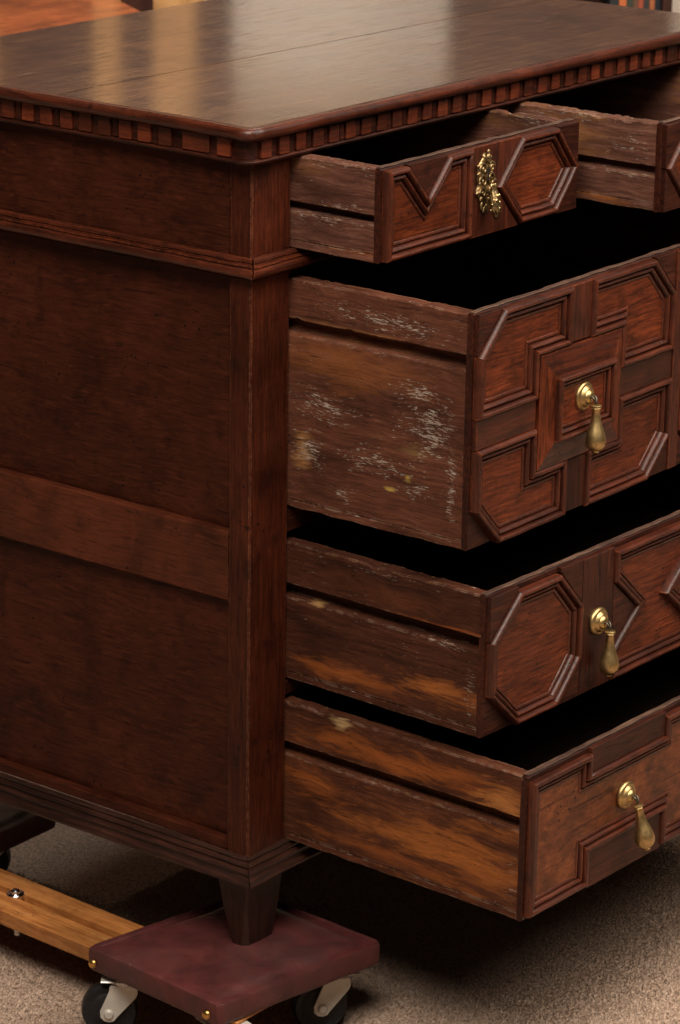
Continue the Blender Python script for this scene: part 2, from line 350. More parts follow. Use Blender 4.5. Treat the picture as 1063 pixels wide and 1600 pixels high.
def lathe(profile, n=24, axis='z'):
    V = []; F = []
    for (r, h) in profile:
        for i in range(n):
            a = 2*math.pi*i/n; V.append(Vector((r*math.cos(a), r*math.sin(a), h)))
    for k in range(len(profile)-1):
        for i in range(n): F.append((k*n+i, k*n+(i+1) % n, (k+1)*n+(i+1) % n, (k+1)*n+i))
    F.append(tuple(range(n))[::-1]); F.append(tuple((len(profile)-1)*n+i for i in range(n)))
    if axis == '-y': V = [Vector((v.x, -v.z, v.y)) for v in V]
    return V, F
def tube(pts, rad, n=8):
    V = []; F = []; pts = [Vector(p) for p in pts]
    for i, p in enumerate(pts):
        t = (pts[min(i+1, len(pts)-1)]-pts[max(i-1, 0)]).normalized(); a = t.orthogonal().normalized() if i == 0 else (a-t*a.dot(t)).normalized(); b = t.cross(a)
        r = rad if isinstance(rad, (int, float)) else rad[i]
        for k in range(n): V.append(p+(a*math.cos(2*math.pi*k/n)+b*math.sin(2*math.pi*k/n))*r)
    for i in range(len(pts)-1):
        for k in range(n): F.append((i*n+k, i*n+(k+1) % n, (i+1)*n+(k+1) % n, (i+1)*n+k))
    F.append(tuple(range(n))[::-1]); F.append(tuple((len(pts)-1)*n+k for k in range(n)))
    return V, F
def join(*parts):
    V = []; F = []
    for v, f in parts:
        o = len(V); V += list(v); F += [tuple(i+o for i in t) for t in f]
    return V, F
def moved(vf, M):
    return [M @ Vector(v) for v in vf[0]], vf[1]
def blob(c, r, sq=(1, 1, 1), n=8):
    prof = [(max(.02, math.sin(math.pi*i/6))*r, -math.cos(math.pi*i/6)*r) for i in range(7)]
    V, F = lathe(prof, n); return [Vector((v.x*sq[0], v.y*sq[1], v.z*sq[2]))+Vector(c) for v in V], F

# ------------------------------------------------------------------ setting
floor = link('floor', [(-4, -4, 0), (7, -4, 0), (7, 7, 0), (-4, 7, 0)], [(0, 1, 2, 3)], CARPET); tag(floor, 'beige short pile carpet covering the floor', kind='structure')
F2 = Vector((math.cos(YAW), math.sin(YAW), 0))
def bgp(px, d, z=0.0):     # point d metres ahead of the camera, over floor height z, across by pixel column
    p = CAM+F2*d+rt*((px-531.5)/4799.75*d*1.03); return Vector((p.x, p.y, z))
rotF = math.atan2(rt.y, rt.x)
def bg_box(name, px0, px1, d0, depth, z0, z1, mat, parent=None, org=(0, 0, 0)):
    a = bgp(px0, d0); b = bgp(px1, d0); w = F2*depth
    V = [a, b, b+w, a+w]; V = [Vector((p.x, p.y, z0)) for p in V]+[Vector((p.x, p.y, z1)) for p in V]
    F = [(0, 1, 2, 3), (4, 5, 6, 7), (0, 1, 5, 4), (1, 2, 6, 5), (2, 3, 7, 6), (3, 0, 4, 7)]
    return link(name, [v-Vector(org) for v in V], F, mat, parent)
wall = bg_box('wall', -2400, 3400, 6.3, .1, 0, 1.58, WHITE); tag(wall, 'plain white wall at the back of the room', kind='structure')

fade_band = bg_box('reflection_fade_band', -2400, 3400, 6.295, .1, 1.581, 2.7, simple('fade_band_tan', (.26, .165, .095), .75, var=.05, scale=4)); tag(fade_band, 'unseen tan upper wall band added to fade the reflection in the chest top', kind='structure')  # unseen darker band, added so the reflection fades towards the front edge

# ------------------------------------------------------------------ chest
W = 0.874; DEP = .53; PW = .0624
CO = Vector((W/2, DEP/2, Z0-.115))
chest = empty('chest_of_drawers', CO, 'antique dark oak chest with four rows of geometric moulded drawers pulled open', 'chest')
def cpart(fn, *a, **kw): return fn(*a, **kw)
OFF = -CO+Vector((0, 0, Z0))          # local shift so that meshes in chest coordinates land right
def P(name, lo, hi, axis, mat, parent=chest, **kw): return plank(name, lo, hi, axis, mat, parent, loc=OFF if parent is chest else (0, 0, 0), **kw)
def LK(name, V, F, mat, parent=chest, smooth=40): return link(name, V, F, mat, parent, OFF if parent is chest else (0, 0, 0), smooth)

# posts
P('corner_post', (0, 0, 0), (PW, .0286, .7465), 'z', wood('post', 'z'), ch=.0016, amp=.0007, step=.012)
P('corner_post', (W-PW, 0, 0), (W, .0286, .7465), 'z', wood('post', 'z'), ch=.0016, amp=.0007)
P('corner_post', (0, DEP-.05, 0), (PW*.6, DEP, .7465), 'z', wood('post', 'z'))
P('corner_post', (W-PW*.6, DEP-.05, 0), (W, DEP, .7465), 'z', wood('post', 'z'))
for sx in (0, 1):
    def X(a, b): return (a, b) if sx == 0 else (W-b, W-a)
    x0, x1 = X(.0006, .020)
    P('side_rail', (x0, .0288, .2812), (x1, DEP-.0502, .3572), 'y', wood('rail', 'y'), ch=.0015, amp=.0006, step=.012)
    P('side_rail', (x0, .0288, .0), (x1, DEP-.0502, .0115), 'y', wood('side', 'y'), ch=.0012, amp=.0005, step=.012)
    x0, x1 = X(.0008, .020)
    P('frieze_board', (x0, .0290, .640), (x1, DEP-.0502, .7465), 'y', wood('side', 'y'), ch=.001, amp=.0006, step=.012)
    x0, x1 = X(.0110, .018)
    P('side_panel', (x0, .0240, .352), (x1, DEP-.0502, .6395), 'y', wood('side', 'y'), amp=.0006)
    P('side_panel', (x0, .0240, .006), (x1, DEP-.0502, .286), 'y', wood('side', 'y'), amp=.0006)
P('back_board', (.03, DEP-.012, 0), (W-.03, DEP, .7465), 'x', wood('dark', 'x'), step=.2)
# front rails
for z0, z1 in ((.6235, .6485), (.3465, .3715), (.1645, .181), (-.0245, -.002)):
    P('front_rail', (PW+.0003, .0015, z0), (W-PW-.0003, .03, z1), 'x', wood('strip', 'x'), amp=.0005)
    P('light_block_board', (PW+.0003, .0305, z0+.004), (W-PW-.0003, DEP-.013, z1-.004), 'x', wood('dark', 'x'), step=.3)  # unseen boards added to stop light leaking through the case
P('front_rail', (PW+.0003, .0015, .7475), (W-PW-.0003, .03, .7595), 'x', wood('strip', 'x'))
P('divider_post', (.4115, .001, .6487), (.4470, .028, .7470), 'z', wood('post', 'z'))
P('drawer_runner', (PW+.0003, .004, .3720), (PW+.018, .03, .3735), 'z', wood('strip', 'z'))
for sx in (0, 1):      # case lining behind the posts keeps the inside closed
    x0, x1 = (.030, .036) if sx == 0 else (W-.036, W-.030)
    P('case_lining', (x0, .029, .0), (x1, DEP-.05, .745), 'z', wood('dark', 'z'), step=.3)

def ring_path(d0, y_end=DEP, bulge=False, r=0.0):
    """outline points and outward miters: left side then front; d0 = distance outside the case"""
def corner_moulding(name, prof, mat_kind, amp=.0005, worn=0.0, parent=chest):
    """prof: closed section of (out, z). Three mitred lengths: left side, front, right side"""
    n = len(prof)
    def emit(a, b, ma, mb, outv, ax):
        L = (Vector(b)-Vector(a)).length; ns = int(L/.009); V = []; F = []; sd = random.random()*40
        for k in range(ns+1):
            t = k/ns
            for (o, z) in prof:
                pa = Vector(a)+Vector(ma)*o; pb = Vector(b)+Vector(mb)*o; p = pa.lerp(pb, t)
                v = Vector((p.x, p.y, z)); am = amp
                if worn and o > .002:
                    near = max(0, 1-(v-Vector((0, 0, z))).length/.035)
                    am += worn*near
                v = jit(v, am, 45, sd) if o > .0005 else v
                V.append(v)
        for k in range(ns):
            for q in range(n): F.append((k*n+q, k*n+(q+1) % n, (k+1)*n+(q+1) % n, (k+1)*n+q))
        F.append(tuple(range(n))); F.append(tuple(ns*n+q for q in range(n))[::-1])
        LK(name, V, F, wood(mat_kind, ax), parent, 45)
    g = .0003
    emit((-.0002, DEP, 0), (-.0002, 0+g, 0), (-1, 0, 0), (-1, -1, 0), None, 'y')
    emit((0+g, -.0002, 0), (W-g, -.0002, 0), (-1, -1, 0), (1, -1, 0), None, 'x')
    emit((W+.0002, 0+g, 0), (W+.0002, DEP, 0), (1, -1, 0), (1, 0, 0), None, 'y')
corner_moulding('waist_moulding', [(0, .6505), (.0030, .6502), (.0042, .6490), (.0044, .6462), (.0030, .6452), (.0034, .6442), (.0076, .6436), (.0080, .6424), (.0066, .6416), (.0070, .6408), (.0105, .6408), (.0124, .6380), (.0122, .6345), (.0100, .6318), (.0058, .6312), (.0054, .6302), (.0064, .6294), (.0030, .6284), (0, .6280)], 'mould', .0007, worn=.0028)
corner_moulding('base_moulding', [(o_, z_*.84) for o_, z_ in [(0, .0002), (.0020, 0.0), (.0032, -.0014), (.0032, -.0046), (.0014, -.0054), (.0016, -.0064), (.0056, -.0072), (.0070, -.0086), (.0072, -.0110), (.0050, -.0118), (.0052, -.0128), (.0110, -.0136), (.0124, -.0150), (.0126, -.0166), (.0104, -.0176), (.0104, -.0200), (.0118, -.0232), (.0148, -.0256), (.0182, -.0268), (.0190, -.0285), (.0188, -.0306), (.0176, -.0318), (0, -.0318)]], 'base', .0005, worn=.0008)

# feet
def foot(x0, x1, y0, y1, sx, sy):
    V = []; F = []; n = 10; sec = 16
    for k in range(n+1):
        t = k/n; z = -.0268-t*(.1150-.0268)
        e = t**1.1
        a0 = x0+(.004*e if sx > 0 else .010*e); a1 = x1-(.010*e if sx > 0 else .004*e)
        b0 = y0+(.004*e if sy > 0 else .017*e); b1 = y1-(.017*e if sy > 0 else .004*e)
        for (u, w) in rect_sec(a0, a1, b0, b1, .002+.004*t*t, 1, 1): V.append(jit((u, w, z), .0012, 40, 3+x0*9+y0*5))
    m = len(V)//(n+1)
    for k in range(n):
        for q in range(m): F.append((k*m+q, k*m+(q+1) % m, (k+1)*m+(q+1) % m, (k+1)*m+q))
    F.append(tuple(range(m))); F.append(tuple(n*m+q for q in range(m))[::-1])
    LK('foot', V, F, wood('base', 'z'), chest, 35)
foot(.004, .068, .004, .048, 1, 1); foot(W-.068, W-.004, .004, .048, -1, 1)
foot(.004, .068, DEP-.050, DEP-.004, 1, -1); foot(W-.068, W-.004, DEP-.050, DEP-.004, -1, -1)

# top: boards, nosing, dentil band.  Outline bulges a little at the front corner
YB = .545
def out_path(d, r):
    """left side from back to front corner, then along the front; returns list of (pt, normal)"""
    pts = []
    def bul(y): return .0055*max(0.0, min(1.0, 1-(y+.02)/.12))**1.5
    y = YB
    while y > -d+r+.001:
        pts.append((Vector((-d-bul(y), y)), Vector((-1, 0)), 0)); y -= .0085
    cb = bul(-.02); c = Vector((-d-cb+r, -d+r))
    for i in range(9):
        a = math.pi+ (math.pi/2)*i/8
        nrm = Vector((math.cos(a), math.sin(a))); pts.append((c+nrm*r, nrm, 0 if i < 4 else (1 if i > 4 else 2)))
    x = -d-cb+r+.006
    while x < W+.034:
        pts.append((Vector((x, -d)), Vector((0, -1)), 1)); x += .0085
    return pts
def path_sweep(name, prof, d, r, mats, parent, amp=.0004, smooth=45, off=(0, 0, 0)):
    path = out_path(d, r); n = len(prof)
    for side in (0, 1):
        pp = [q for q in path if q[2] in (side, 2)]; V = []; F = []; sd = random.random()*30
        for i, (p, nm, s) in enumerate(pp):
            for (o, z) in prof:
                v = Vector((p.x+nm.x*o, p.y+nm.y*o, z)); V.append(jit(v, amp, 40, sd)-Vector(off))
        for k in range(len(pp)-1):
            for q in range(n): F.append((k*n+q, k*n+(q+1) % n, (k+1)*n+(q+1) % n, (k+1)*n+q))
        F.append(tuple(range(n))); F.append(tuple((len(pp)-1)*n+q for q in range(n))[::-1])
        link(name, V, F, mats[side], parent, OFF if parent is chest else (0, 0, 0), smooth)
# nosing: outermost at .0235 outside the case
path_sweep('edge_moulding', [(-.012, .7858), (-.0042, .7860), (-.0034, .7850), (-.0026, .7850), (-.0016, .7842), (-.0004, .7822), (0, .7800), (-.0006, .7772), (-.0024, .7748), (-.0050, .7738), (-.0060, .7732), (-.0120, .7732)], .0245, .020, (wood('mould', 'y'), wood('mould', 'x')), chest, .0005)
# top boards (polygon inside the nosing)
path = [p+nm*(-.0122) for p, nm, s in out_path(.0245, .020)]
def board(name, poly, z0, z1, mat):
    m = len(poly); V = [Vector((p[0], p[1], z1)) for p in poly]+[Vector((p[0], p[1], z0)) for p in poly]
    F = [tuple(range(m)), tuple(range(m, 2*m))[::-1]]+[(q, (q+1) % m, m+(q+1) % m, m+q) for q in range(m)]
    return LK(name, V, F, mat, chest, None)
JY = .250
left = [p for p in path if p.x < 0.0]; XR = W+.022
front_poly = [(path[0].x, JY-.0013)]+[(p.x, p.y) for p in path if p.y < JY-.001]; front_poly = front_poly[:-1]+[(XR, front_poly[-1][1]), (XR, JY-.0013-.010)]
back_poly = [(p.x, p.y) for p in path if p.y > JY+.001]+[(path[0].x, JY+.0013), (XR, JY+.0013-.010), (XR, YB)]
board('top_board', front_poly, .7735, .7860, wood('top', 'x'))
board('top_board', back_poly, .7735, .7858, wood('top', 'x'))
# dentil band: backing board and lower bead
path_sweep('dentil_band', [(-.010, .7730), (0, .7730), (0, .7525), (.0030, .7520), (.0042, .7506), (.0036, .7488), (.0014, .7474), (-.010, .7474)], .0105, .012, (wood('strip', 'y'), wood('strip', 'x')), chest, .0004)
def dentil_mesh(name, w, axis):
    # block with chamfered face, length w along the axis, 5 mm proud; and grain along the axis
    V, F = sweep(rect_sec(-w/2, w/2, .7530-.7630, .7722-.7630, .0007), [((0, 0, 0), (1, 0, 0), (0, 0, 1)), ((0, -.0036, 0), (1, 0, 0), (0, 0, 1)), ((0, -.0044, 0), (.95, 0, 0), (0, 0, .96))])
    if axis == 'y': V = [Vector((v.y, v.x, v.z)) for v in V]
    me = bpy.data.meshes.new(name); me.from_pydata([tuple(v) for v in V], [], F)
    bm = bmesh.new(); bm.from_mesh(me); bmesh.ops.recalc_face_normals(bm, faces=bm.faces[:]); bm.to_mesh(me); bm.free()
    me.materials.append(wood('dentil', axis)); return me
PITCH_D = .0268
mes = {(ax, kind): dentil_mesh('dentil', w, ax) for ax in 'xy' for kind, w in (('b', .0164), ('r', .0070), ('w', .034))}
for m_ in mes: 
    if m_[1] == 'r': mes[m_].materials.clear(); mes[m_].materials.append(wood('strip', m_[0]))
def put(me, x, y, s=1.0, nm='dentil_block'):
    o = bpy.data.objects.new(nm, me); COL.objects.link(o); o.parent = chest; o.location = OFF+Vector((x, y+random.uniform(0, .0006), .7630+random.uniform(-.0004, .0004))); o.rotation_euler = (random.uniform(-.012, .012), random.uniform(-.03, .03), random.uniform(-.02, .02)); q = random.uniform(.97, 1.02); o.scale = (q if me.name.startswith('dentil') else 1, q, random.uniform(.96, 1.0)); return o
def bulge_x(y): return -.0105-.0055*max(0.0, min(1.0, 1-(y+.02)/.12))**1.5
# on the left side, measured block centres run from the plain corner to the back
y = .101
put(mes[('y', 'w')], bulge_x(.058)+.0004, .060); put(mes[('y', 'b')], bulge_x(.020)+.0006, .022)
while y < .53:
    put(mes[('y', 'b')], bulge_x(y)+.0003, y+random.uniform(-.0006, .0006))
    put(mes[('y', 'r')], bulge_x(y)+.0018, y+PITCH_D*.5, nm='dentil_rib'); y += PITCH_D
x = .034
put(mes[('x', 'b')], .006, -.0102)
while x < W+.005:
    put(mes[('x', 'b')], x, -.0102, ); put(mes[('x', 'r')], x+PITCH_D*.5, -.0086, nm='dentil_rib'); x += PITCH_D+random.uniform(-.0004, .0004)

# ------------------------------------------------------------------ drawers
O1 = (.30, .085, .020); O2 = (.36, .115, .028); TAN = (.30, .125, .045); YEL = (.46, .31, .07)
RAW_A = raw_wood('drawer_lining_scuffed', (.082, .034, .023), (.155, .078, .054), (.030, .012, .008), scratch=.75, worm=.3,
    patches=[(-.02, .086, .05, .010, TAN, .4, 1.0), (-.09, .006, .05, .006, O1, .6, 1.0)], flecks=[(-.04, .036, .08, .010, .9), (-.07, .050, .06, .008, .9), (-.06, .092, .08, .008, .8)])
RAW_A2 = raw_wood('drawer_lining_tan', (.085, .036, .024), (.170, .090, .064), (.032, .013, .009), scratch=.75, worm=.3,
    patches=[(-.06, .074, .075, .030, (.30, .125, .042), .85, 1.5), (-.10, .006, .05, .006, O2, .8, 1.0)], flecks=[(-.08, .092, .10, .008, 1.0), (-.15, .036, .07, .008, .9), (-.15, .07, .05, .03, .6)])
RAW_B = raw_wood('drawer_lining_scratched', (.074, .027, .0155), (.130, .055, .033), (.028, .0105, .0065), scratch=.85, worm=.3,
    patches=[(-.017, .066, .016, .026, (.42, .20, .065), .85, 1.1), (-.070, .165, .13, .026, (.24, .080, .026), .8, 1.5), (-.130, .045, .010, .003, YEL, .9, .8), (-.152, .062, .007, .005, YEL, .9, .8), (-.160, .090, .025, .010, (.28, .17, .06), .5, .9), (-.09, .200, .11, .004, (.28, .12, .045), .7, 1.2)],
    flecks=[(-.175, .115, .055, .055, 1.15), (-.165, .150, .05, .020, 1.2), (-.045, .115, .06, .030, .95), (-.025, .065, .035, .035, 1.15), (-.110, .070, .070, .022, 1.1), (-.16, .050, .06, .015, .9), (-.12, .218, .13, .016, 1.05), (-.205, .06, .012, .09, 1.0), (-.07, .030, .02, .015, 1.0)])
RAW_C = raw_wood('drawer_lining_brown', (.044, .0150, .0082), (.080, .029, .015), (.018, .0068, .0042), scratch=.6, worm=.3,
    patches=[(-.205, .034, .085, .014, O2, .9, 1.4), (-.095, .024, .080, .015, O1, .8, 1.3), (-.150, .122, .14, .016, (.12, .036, .015), .6, 1.2), (-.040, .092, .016, .004, (.45, .26, .10), .8, .9), (-.21, .108, .07, .003, (.30, .08, .022), .8, .9)],
    flecks=[(-.20, .090, .06, .006, .9), (-.24, .05, .012, .06, .8), (-.12, .145, .13, .006, .7)])
RAW_D = raw_wood('drawer_lining_orange', (.058, .0200, .0100), (.118, .043, .020), (.022, .0080, .0048), scratch=.5, worm=.3,
    patches=[(-.230, .050, .150, .042, O2, .95, 1.8), (-.175, .130, .20, .018, O1, .92, 1.7), (-.035, .076, .060, .022, O1, .9, 1.5), (-.285, .124, .045, .020, (.44, .17, .048), .95, 1.5), (-.075, .152, .012, .006, (.50, .33, .15), .8, .9), (-.15, .022, .10, .012, O1, .6, 1.2)],
    flecks=[(-.15, .098, .15, .005, .7), (-.30, .04, .012, .07, .8)])

def drawer(x0, x1, z0, z1, front_y, raw, gz, yaw=0.0, label=None, zf=None, rough=.0012, depth=.455, ends='strip'):
    """box of a drawer; front board face at front_y"""
    org = Vector((x0, 0, z0)); th = .0165; fb = .0075     # front board thickness
    yb = front_y+depth
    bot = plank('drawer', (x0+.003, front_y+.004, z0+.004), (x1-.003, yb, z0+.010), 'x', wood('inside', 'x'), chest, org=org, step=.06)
    bot.location = OFF+org; bot.rotation_euler = (0, 0, yaw)
    if label: bot['label'] = label
    g0, g1 = gz
    for s in (0, 1):
        sec = [(0, z0+.0095), (0, (z0+g0)/2), (0, g0-.0065), (0, g0-.0022), (.0012, g0-.0004), (.0032, g0+.0004), (.0125, g0+.0006), (.0125, g1-.0006), (.0010, g1), (0, g1+.0010), (0, g1+.0055), (0, z1-.0060), (0, z1-.0016), (.0018, z1), (th-.0012, z1), (th, z1-.0012), (th, z0+.0095)]
        n = int(depth/.004); fr = []; V = []; F = []; sd = random.random()*60
        for k in range(n+1):
            y = front_y+fb-.002+(yb-front_y-fb)*k/n
            for q, (a, z) in enumerate(sec):
                xx = a; am = rough*(.8 if q in (3, 4, 8, 9, 12, 13, 14) else .02)
                v = Vector((xx, y, z))
                chip = 0.0
                if q in (12, 13, 14): chip = -(max(0, nz((0, y, sd), 48)-.30)*1.6+.9*max(0, nz((0, y, sd), 190)-.36))*rough*3.2
                if q in (3, 4, 8, 9): chip = (1 if q > 6 else -1)*max(0, nz((sd, y, 4), 60)-.32)*rough*3.0
                v = jit(jit(v, am*.55, 32, sd), am*.35, 210, sd)+Vector((0, 0, chip))
                if s == 1: v.x = (x1-x0)-v.x
                v.z -= z0; V.append(v)
        m = len(sec)
        for k in range(n):
            for q in range(m): F.append((k*m+q, k*m+(q+1) % m, (k+1)*m+(q+1) % m, (k+1)*m+q))
        F.append(tuple(range(m))); F.append(tuple(n*m+q for q in range(m))[::-1])
        link('drawer_side', V, F, raw, bot, smooth=30)
        # edge of the bottom board showing below the side
        lo, hi = ((x0+.0003, front_y+fb, z0), (x0+.0165, yb, z0+.0088)) if s == 0 else ((x1-.0135, front_y+fb, z0), (x1-.0003, yb, z0+.0088))
        plank('bottom_edge', lo, hi, 'y', raw, bot, org=org, amp=rough*.8, step=.008, ch=.001)
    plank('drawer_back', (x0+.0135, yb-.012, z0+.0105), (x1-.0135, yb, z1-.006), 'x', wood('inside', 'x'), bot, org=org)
    plank('front_board', (x0-.0002, front_y, z0+.0002), (x1+.0002, front_y+fb, z1+.0006), 'x', wood('strip', 'x'), bot, org=org, ch=.0016, amp=.0007, step=.010, nb=2)
    plank('front_top_edge', (x0+.0010, front_y+.0004, z1+.0008), (x1-.0010, front_y+fb-.0005, z1+.0020), 'x', wood('topedge', 'x'), bot, org=org, ch=.0006, amp=.0009, step=.007, s=70)
    return bot, org

def drop_handle(par, org, x, y, z, tilt, side=0.0, s=1.0):
    """round ringed backplate with a pear-shaped drop hanging from a wire loop"""
    V, F = lathe([(.0003, -.001), (.0150, -.001), (.0153, .0014), (.0148, .0030), (.0136, .0042), (.0122, .0048), (.0114, .0046), (.0106, .0058), (.0096, .0078), (.0084, .0086), (.0074, .0084), (.0068, .0098), (.0054, .0116), (.0034, .0126), (.0003, .0130)], 28, '-y')
    pl = link('handle_plate', [Vector((v.x*1.0, v.y*.85, v.z*1.0))*s+Vector((x, y, z))-org for v in V], F, BRASS, par, smooth=35)
    tv = join(tube([(x-.0022, y-.010, z+.001), (x-.0026, y-.0130, z+.0012), (x-.002, y-.0150, z-.001), (x-.0005, y-.0160, z-.0045), (x, y-.0160, z-.0075)], .0012), tube([(x+.0022, y-.010, z+.001), (x+.0026, y-.0130, z+.0012), (x+.002, y-.0150, z-.001), (x+.0005, y-.0160, z-.0045), (x, y-.0160, z-.0075)], .0012))
    link('handle_loop', [v-org for v in tv[0]], tv[1], IRON, par, smooth=60)
    prof = [(.0003, 0), (.0042, -.0002), (.0056, -.0012), (.0057, -.0022), (.0046, -.0030), (.0052, -.0038), (.0044, -.0046), (.0040, -.0060), (.0042, -.0120), (.0052, -.0190), (.0070, -.0260), (.0090, -.0330), (.0102, -.0390), (.0104, -.0430), (.0096, -.0470), (.0078, -.0505), (.0054, -.0526), (.0036, -.0530), (.0034, -.0540), (.0040, -.0548), (.0030, -.0562), (.0003, -.0568)]
    V, F = lathe(prof, 24)
    Mx = Matrix.Translation(Vector((x, y-.0160, z-.0065))-org) @ Matrix.Rotation(-tilt, 4, 'X') @ Matrix.Rotation(side, 4, 'Y') @ Matrix.Diagonal((1.04*s, 1.04*s, .92*s, 1))
    V, F = moved((V, F), Mx); link('drop_handle', V, F, BRASS, par, smooth=50)

def mirror(poly, c): return [(2*c-x, z) for x, z in poly]
def strip_piece(name, poly, yf, h, par, org, mat):
    poly = ccw(poly); m = len(poly)
    V = [Vector((p[0], yf-h, p[1]))-org for p in offset_poly(poly, .0005)]+[Vector((p[0], yf-h+.0008, p[1]))-org for p in poly]+[Vector((p[0], yf+.0004, p[1]))-org for p in poly]
    F = [tuple(range(m))]+[(k*m+q, k*m+(q+1) % m, (k+1)*m+(q+1) % m, (k+1)*m+q) for k in (0, 1) for q in range(m)]
    link(name, V, F, mat, par)


def ground_pieces(polys, yf, par, org, h=.0058, kind='strip'):
    for p in polys: strip_piece('corner_piece', p, yf, h, par, org, wood(kind, 'x'))

# top left small drawer and its mirrored twin
def ornate_pull(par, org, x, y, z):
    """pierced cast rococo plate with keyhole and a leafy tongue-shaped pull; plate height .075"""
    parts = []; rnd = random.Random(3)
    # plate outline: lobed
    n = 72; V = []; ring = []
    def rad(a):
        return 1+.13*math.cos(7*a+.5)+.08*math.sin(11*a)
    for i in range(n):
        a = 2*math.pi*i/n; r = rad(a); ring.append((.0150*r*math.cos(a)*(1-.25*math.sin(a)**2), .0345*math.sin(a)*(.94+.06*r)))
    V = [Vector((p[0], 0, p[1])) for p in ring]+[Vector((p[0]*.9, -.0022, p[1]*.95)) for p in ring]
    F = [(i, (i+1) % n, n+(i+1) % n, n+i) for i in range(n)]+[tuple(range(n, 2*n))]
    parts.append((V, F))
    for i in range(18):      # acanthus lobes along the rim, laid radially
        a = 2*math.pi*i/18+rnd.uniform(-.05, .05); q = rnd.uniform(.80, 1.0); L = rnd.uniform(.0034, .0052)
        px_ = .0145*math.cos(a)*q*rad(a); pz_ = .0335*math.sin(a)*min(q, 1.02)
        v, f = blob((0, 0, 0), 1.0, (.0024, .0012, L*1.15), 8); dirn = math.atan2(pz_*.45, px_)+rnd.uniform(-.5, .5)
        Mr = Matrix.Translation((px_, -.0024, pz_)) @ Matrix.Rotation(-(dirn-math.pi/2), 4, 'Y'); parts.append(moved((v, f), Mr))
    for s in (-1, 1):        # scrolls
        for (cz, r0) in ((.017, .0075), (-.012, .0065), (.002, .0085)):
            pts = [(s*(.0075+r0*(1-t*.72)*math.cos(t*7.0)*.8), -.0030-.0012*t, cz+r0*(1-t*.72)*math.sin(t*7.0)) for t in [k/16 for k in range(17)]]
            parts.append(tube(pts, .0013, 6))
    parts.append(blob((0, -.004, .029), .0050, (.8, .6, 1.3), 9)); parts.append(blob((0, -.004, .036), .0028, (1, .7, 1.4), 8))
    V, F = join(*parts)
    pl = link('handle_plate', [Vector((v.x*.95, v.y, v.z*.86))+Vector((x, y, z))-org for v in V], F, PLATE_BRASS, par, smooth=60); pl['label'] = 'pierced cast brass plate with scrolls and keyhole'
    Vk, Fk = join(lathe([(.0003, 0), (.0032, 0), (.0032, .0006), (.0003, .0006)], 16, '-y'), ([Vector(p) for p in ((-.0016, -.0005, 0), (.0016, -.0005, 0), (.0022, -.0005, -.0105), (-.0022, -.0005, -.0105))], [(0, 1, 2, 3)]))
    link('keyhole', [Vector((v.x, v.y, v.z))+Vector((x-.0008, y-.0048, z+.012))-org for v in Vk], Fk, wood('dark', 'z'), par)
    # pull: swelling leaf with ribs, hung from a ball
    prof = [(.0003, 0), (.0040, -.0005), (.0052, -.003), (.0044, -.0055), (.0038, -.007), (.0052, -.010), (.0066, -.016), (.0078, -.023), (.0082, -.029), (.0074, -.034), (.0056, -.0365), (.0046, -.038), (.0040, -.041), (.0022, -.0435), (.0003, -.0440)]
    V, F = lathe(prof, 28)
    V = [Vector((v.x*(1+.10*math.cos(8*math.atan2(v.y, v.x)+v.z*260)), v.y*.75*(1+.10*math.cos(8*math.atan2(v.y, v.x)+v.z*260)), v.z)) for v in V]
    pts = [(V, F)]
    for i in range(16): 
        a = i*2.4; t = rnd.uniform(.2, .95); pts.append(blob((.0068*math.cos(a), .0055*math.sin(a), -.010-.024*t), .0016, (1, 1, 1.5), 6))
    V, F = join(*pts)
    Mx = Matrix.Translation(Vector((x+.0015, y-.0105, z-.0005))-org) @ Matrix.Rotation(-R(7), 4, 'X') @ Matrix.Scale(.86, 4)
    V, F = moved((V, F), Mx); h = link('drop_handle', V, F, OLD_BRASS, par, smooth=50); h['label'] = 'leafy cast brass drop pull'

d1_left = [(.0665, .7445), (.1000, .7445), (.1350, .7075), (.1700, .7445), (.2100, .7455), (.2100, .6525), (.0665, .6525)]
d1_hex = [(.2555, .6990), (.2990, .7450), (.3665, .7450), (.4060, .6985), (.3665, .6530), (.2990, .6530)]
FY = -.1115
par, org = drawer(.0640, .4080, .6505, .7460, FY, RAW_A, (.6895, .6985), label='small left drawer with V-notched and hexagonal moulded panels')
framed_panel(d1_left, FY, par, org); framed_panel(d1_hex, FY, par, org)
strip_piece('plain_strip', [(.2105, .6515), (.2550, .6515), (.2980, .6515), (.2545, .6990), (.2975, .7460), (.2105, .7460)], FY, .0058, par, org, wood('mould', 'z'))
D1G = [[(.1012, .7455), (.1350, .7090), (.1688, .7455)], [(.3680, .7455), (.4075, .7455), (.4075, .6995)], [(.3680, .6515), (.4075, .6515), (.4075, .6975)]]
ground_pieces(D1G, FY, par, org)
ornate_pull(par, org, .2330, FY-.0060, .7085)
FYB = -.1945
par, org = drawer(.4515, .8095, .6505, .7460, FYB, RAW_A2, (.6895, .6990), label='small right drawer drawn out further, tan scuffed side')
mm = lambda p: [(.4515+(.4080-x)*1.04, z) for x, z in p]
framed_panel(mm(d1_left), FYB, par, org); framed_panel(mm(d1_hex), FYB, par, org)
strip_piece('plain_strip', mm([(.2105, .6515), (.2980, .6515), (.2545, .6990), (.2975, .7460), (.2105, .7460)]), FYB, .0058, par, org, wood('mould', 'z'))
ground_pieces([mm(p) for p in D1G], FYB, par, org)
ornate_pull(par, org, .4515+(.4080-.2330)*1.04, FYB-.0060, .7085)

